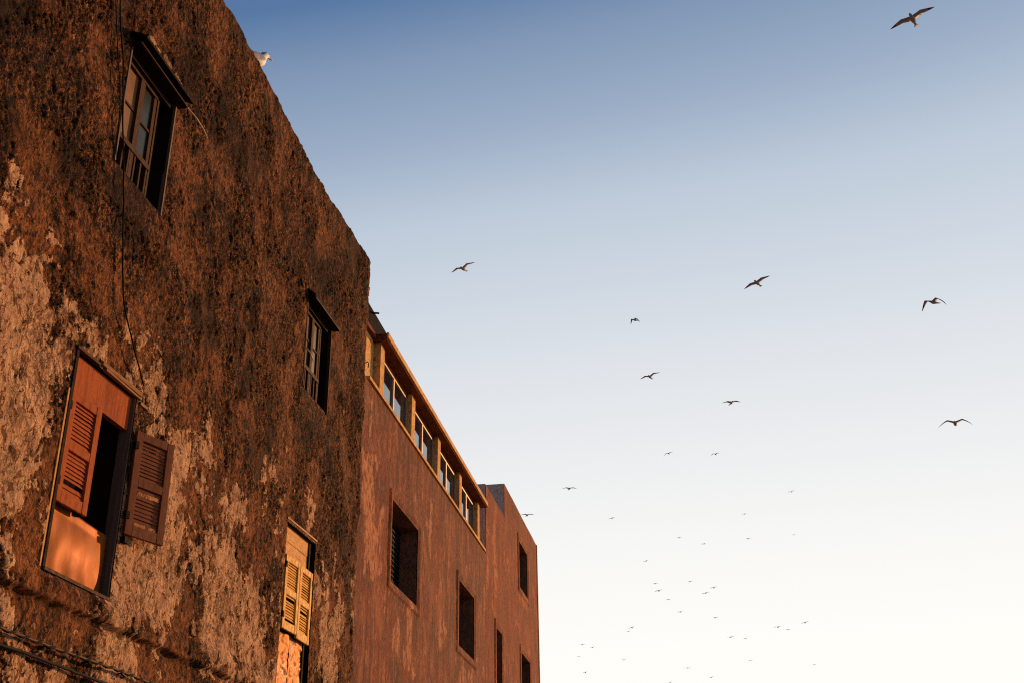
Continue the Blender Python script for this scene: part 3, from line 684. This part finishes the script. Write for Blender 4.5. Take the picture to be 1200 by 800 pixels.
# ================================================================== GULLS
def gull_mesh(name, inner, outer, tipdrop, sweep, mats):
    """one continuous bird, flying to +Y, wings along X, span 1.4 m"""
    bm = bmesh.new()
    prof = [(.30, .004, 0), (.275, .014, .002), (.245, .034, .008), (.205, .043, .010), (.17, .040, .006), (.12, .062, .0), (.04, .078, -.006), (-.06, .070, -.004), (-.15, .045, 0), (-.22, .030, .003)]
    n = 10; rings = []
    for (y, r, z) in prof:
        rings.append([bm.verts.new((math.cos(2*math.pi*k/n)*r, y, z+math.sin(2*math.pi*k/n)*r*.92)) for k in range(n)])
    tail = [bm.verts.new((math.cos(2*math.pi*k/n)*.075, -.33-.01*abs(math.cos(2*math.pi*k/n)), .004+math.sin(2*math.pi*k/n)*.006)) for k in range(n)]
    rings.append(tail)
    for i, (a, b) in enumerate(zip(rings, rings[1:])):
        for k in range(n):
            f = bm.faces.new((a[k], a[(k+1) % n], b[(k+1) % n], b[k])); f.material_index = 3 if i == 0 else 1; f.smooth = True
    bm.faces.new(rings[0][::-1]).material_index = 3; bm.faces.new(rings[-1])
    # wings: span stations with chord, thickness and rise
    st = [(0.02, .22, .030), (.10, .215, .028), (.20, .20, .021), (.30, .185, .017), (.40, .155, .013), (.50, .118, .010), (.60, .076, .007), (.68, .034, .005), (.70, .010, .003)]
    for sx in (-1, 1):
        rg = []; z = .02; y = .06; px = 0
        for (x, c, t) in st:
            d = x-px; px = x
            if x <= .30: z += d*inner; y += d*sweep
            else: z += d*(outer+tipdrop*(x-.3)/.4); y -= d*sweep*1.25
            sec = [(.0, 0), (.12, .55), (.45, .5), (1, .05), (.5, -.25), (.12, -.45)]
            rg.append([bm.verts.new((sx*x*.985, y-u*c+.3*c, z+v*t*2)) for u, v in sec])
        for i, (a, b) in enumerate(zip(rg, rg[1:])):
            for k in range(6):
                q = (a[k], a[(k+1) % 6], b[(k+1) % 6], b[k])
                f = bm.faces.new(q if sx > 0 else q[::-1]); f.material_index = 2 if i >= 5 else (0 if i >= 1 else 0); f.smooth = True
        bm.faces.new(rg[-1]).material_index = 2; bm.faces.new(rg[0][::-1])
    bmesh.ops.recalc_face_normals(bm, faces=bm.faces)
    me = bpy.data.meshes.new(name); bm.to_mesh(me); bm.free()
    for k in mats: me.materials.append(MATS[k])
    return me
DK = ('gull_grey', 'gull_grey', 'gull_dark', 'gull_beak'); PL = ('gull_grey', 'gull_white', 'gull_dark', 'gull_beak')
GM = {'A': gull_mesh('gull', .10, .02, -.10, .20, DK), 'B': gull_mesh('gull', .30, -.12, .10, .22, DK),
      'C': gull_mesh('gull', .34, -.20, -.75, .12, DK), 'D': gull_mesh('gull', .25, -.30, -.9, .35, DK),
      'P': gull_mesh('gull', .16, -.06, -.12, .20, PL)}
HEAD = {'A': (-.40, -.92), 'B': (-.42, -.91), 'C': (-.25, -.97), 'D': (-.80, -.60), 'P': (.45, -.89)}
BANK = {'A': 4, 'B': 3, 'C': 0, 'D': -14, 'P': 6}
BIRDS = [
    (12.2, 29.0, 25.45, 'A', 'largest gull, dark, at the very top right of the sky'),
    (-6.0, 48.4, 29.7, 'B', 'dark gull alone just right of the near roof corner'),
    (7.9, 48.5, 27.4, 'A', 'dark gull with long slanting wings in the upper middle right of the sky'),
    (14.7, 45.1, 23.9, 'D', 'dark gull with one drooping wing at the right, below the topmost gull'),
    (0.3, 80.8, 42.4, 'D', 'small gull with a bent wing nearest above the pair in mid sky'),
    (1.8, 67.0, 31.4, 'B', 'dark gull with spread wings below the bent winged one in mid sky'),
    (6.7, 71.1, 30.9, 'P', 'pale winged gull right of the dark gull in mid sky'),
    (15.4, 48.7, 19.9, 'C', 'gull with arched thin wings near the right edge of the photo'),
    (-0.2, 144.4, 54.7, 'C', 'left one of two tiny gulls level with each other below mid sky'),
    (5.8, 144.6, 54.2, 'C', 'right one of two tiny gulls level with each other below mid sky'),
    (-7.3, 96.4, 34.5, 'P', 'pale gull with flat wings just right of the buildings, above the red roof'),
    (-11.1, 96.5, 32.4, 'P', 'pale gull half hidden behind the sloping roof edge of the red building'),
    (-13.9, 209.1, 66.6, 'B', 'tiny dark gull between the pale flat winged gull and the sky centre, below it'),
    (19.1, 208.7, 69.2, 'B', 'tiny gull speck highest on the right of the lower flock'),
    (11.2, 245.2, 76.8, 'C', 'tiny gull speck left and below the highest one on the right of the lower flock'),
    (-4.6, 295.5, 87.1, 'B', 'tiny dark gull, left of a close pair above the slanting gulls'),
    (2.1, 246.8, 71.3, 'B', 'tiny dark gull, right of a close pair above the slanting gulls'),
    (11.5, 246.6, 71.8, 'P', 'faint pale gull right of the close dark pair'),
    (24.2, 295.3, 85.9, 'P', 'faint pale gull farthest right in the row above the flock'),
    (-10.5, 247.1, 68.4, 'B', 'tiny dark slanting gull above the two steep winged ones on the left'),
    (-5.0, 186.6, 47.1, 'A', 'steep winged dark gull in the left middle of the flock'),
    (-6.9, 213.0, 54.9, 'P', 'faint pale gull just above the steep winged dark gull'),
    (-8.7, 299.3, 72.2, 'P', 'faint pale speck of a gull below right of the steep winged dark gull'),
    (-4.1, 250.1, 57.8, 'B', 'tiny dark gull below the faint speck, in the centre of the flock'),
    (-11.8, 214.4, 47.4, 'A', 'steep winged tiny gull, upper one of a touching pair at lower left'),
    (-19.4, 300.3, 64.8, 'B', 'tiny gull, lower left one of a touching pair at lower left'),
    (-28.8, 299.9, 61.2, 'B', 'tiny dark speck of a gull right of the faint one, low left of the flock'),
    (-25.2, 249.6, 51.9, 'P', 'faint pale gull highest of the low left cluster beside the red building'),
    (-32.4, 299.9, 59.1, 'P', 'faint pale gull in the middle of the low left cluster beside the red building'),
    (-21.1, 301.4, 58.0, 'B', 'tiny dark gull low, alone under the touching pair'),
    (-25.0, 250.8, 46.3, 'B', 'lowest tiny gull of the cluster beside the red building'),
    (-7.4, 252.7, 43.8, 'B', 'tiny dark gull cut by the bottom edge of the photo'),
    (3.9, 166.1, 42.1, 'A', 'steep winged grey gull, upper one of the slanting pair in the flock'),
    (2.4, 187.0, 46.4, 'A', 'slanting grey gull, lower left one of the slanting pair in the flock'),
    (-1.5, 248.8, 63.9, 'P', 'faint pale gull left above the slanting pair'),
    (3.4, 214.8, 48.5, 'P', 'pale gull straight below the slanting pair'),
    (5.7, 188.5, 39.6, 'P', 'pale gull left one of two faint ones low in the middle of the flock'),
    (9.7, 301.7, 61.9, 'P', 'faint gull right one of two faint ones low in the middle of the flock'),
    (13.1, 188.2, 40.7, 'B', 'slanting small gull, first of the three in a row at lower right'),
    (17.8, 250.9, 53.1, 'P', 'pale small gull, middle of the three in a row at lower right'),
    (17.3, 187.8, 41.1, 'A', 'steep winged dark gull, last of the three in a row at lower right'),
    (10.4, 302.7, 56.6, 'P', 'faint pale speck of a gull below the two faint ones low in the flock'),
    (-3.5, 252.3, 46.5, 'P', 'faint pale gull above the dark one near the bottom edge'),
    (1.2, 252.9, 44.5, 'B', 'tiny dark flat gull near the bottom edge of the flock'),
    (25.8, 302.4, 54.8, 'P', 'faintest gull speck at the lower right below the row of three'),
]
for k, (x, y, z, t, lab) in enumerate(BIRDS):
    o = bpy.data.objects.new('seagull', GM[t]); COL.objects.link(o); o.location = (x, y, z)
    hx, hy = HEAD[t]; rz = math.atan2(hy, hx)-math.pi/2
    rr = random.Random(k)
    o.rotation_euler = (math.radians(rr.uniform(-6, 8)), math.radians(BANK[t]+rr.uniform(-5, 5)), rz+rr.uniform(-.12, .12))
    tag(o, lab, 'seagull', 'gulls circling in the evening sky')

# gull standing on the parapet: a continuous loft from tail to bill
def standing_gull():
    root = empty('perched_gull', (-.20, 10.84, 11.05), math.radians(-22)); root.scale = (1.12, 1.12, 1.12)
    tag(root, 'white breasted gull with a grey back perched on the roof edge of the near building', 'seagull')
    bm = bmesh.new(); n = 14
    # centre (y forward, z up), half width, half height
    prof = [(-.30, .085, .006, .004), (-.24, .105, .022, .010), (-.16, .135, .050, .032), (-.08, .160, .074, .062), (.00, .180, .086, .082), (.07, .205, .084, .086),
            (.125, .245, .066, .070), (.150, .290, .046, .048), (.165, .330, .043, .044), (.190, .352, .042, .040), (.222, .355, .030, .028), (.240, .353, .015, .014), (.275, .352, .010, .010), (.300, .347, .004, .005)]
    rg = []
    for i, (y, z, a, b) in enumerate(prof):
        p0 = prof[max(i-1, 0)]; p1 = prof[min(i+1, len(prof)-1)]; an = math.atan2(p1[1]-p0[1], p1[0]-p0[0])
        rg.append([bm.verts.new((math.cos(2*math.pi*k/n)*a, y-math.sin(an)*math.sin(2*math.pi*k/n)*b, z+math.cos(an)*math.sin(2*math.pi*k/n)*b)) for k in range(n)])
    for i, (a, b) in enumerate(zip(rg, rg[1:])):
        for k in range(n):
            f = bm.faces.new((a[k], a[(k+1) % n], b[(k+1) % n], b[k])); f.smooth = True
            up = 1 <= k <= 5
            f.material_index = 3 if i >= 10 else (1 if (up and i < 5) else (4 if (up or i < 6) and k in (13, 0, 1, 2, 3, 4, 5, 6, 7) else 0))  # mantle grey also paints the unlit look of flanks and crown
    bm.faces.new(rg[0][::-1]); bm.faces.new(rg[-1])
    bmesh.ops.recalc_face_normals(bm, faces=bm.faces)
    me = bpy.data.meshes.new('body'); bm.to_mesh(me); bm.free()
    for k in ('gull_white', 'gull_grey', 'gull_dark', 'gull_beak', 'gull_mantle_shade'): me.materials.append(MATS[k])
    o = bpy.data.objects.new('body', me); COL.objects.link(o); o.parent = root
    for s in (-1, 1):
        w_ = MB(); w_.tube([(s*.060, .08, .20), (s*.082, .0, .185), (s*.072, -.12, .150), (s*.04, -.25, .115), (s*.012, -.36, .085)], [.02, .050, .042, .024, .006], 8)
        for v in w_.bm.verts: v.co.x = s*(.045+(abs(v.co.x)-.045)*.55)
        w_.build('wing', 'gull_grey', root, True)
        MB().tube([(s*.03, .01, .11), (s*.03, .015, .05), (s*.03, .0, .0)], .006, 5).build('leg', 'gull_beak', root)
        MB().box(s*.03-.02, s*.03+.02, -.01, .05, -.006, .002).build('foot', 'gull_beak', root)
        bm2 = MB(); r = bmesh.ops.create_uvsphere(bm2.bm, u_segments=8, v_segments=6, radius=.006)
        for v in r['verts']: v.co += Vector((s*.036, .207, .362))
        bm2.build('eye', 'gull_dark', root)
standing_gull()
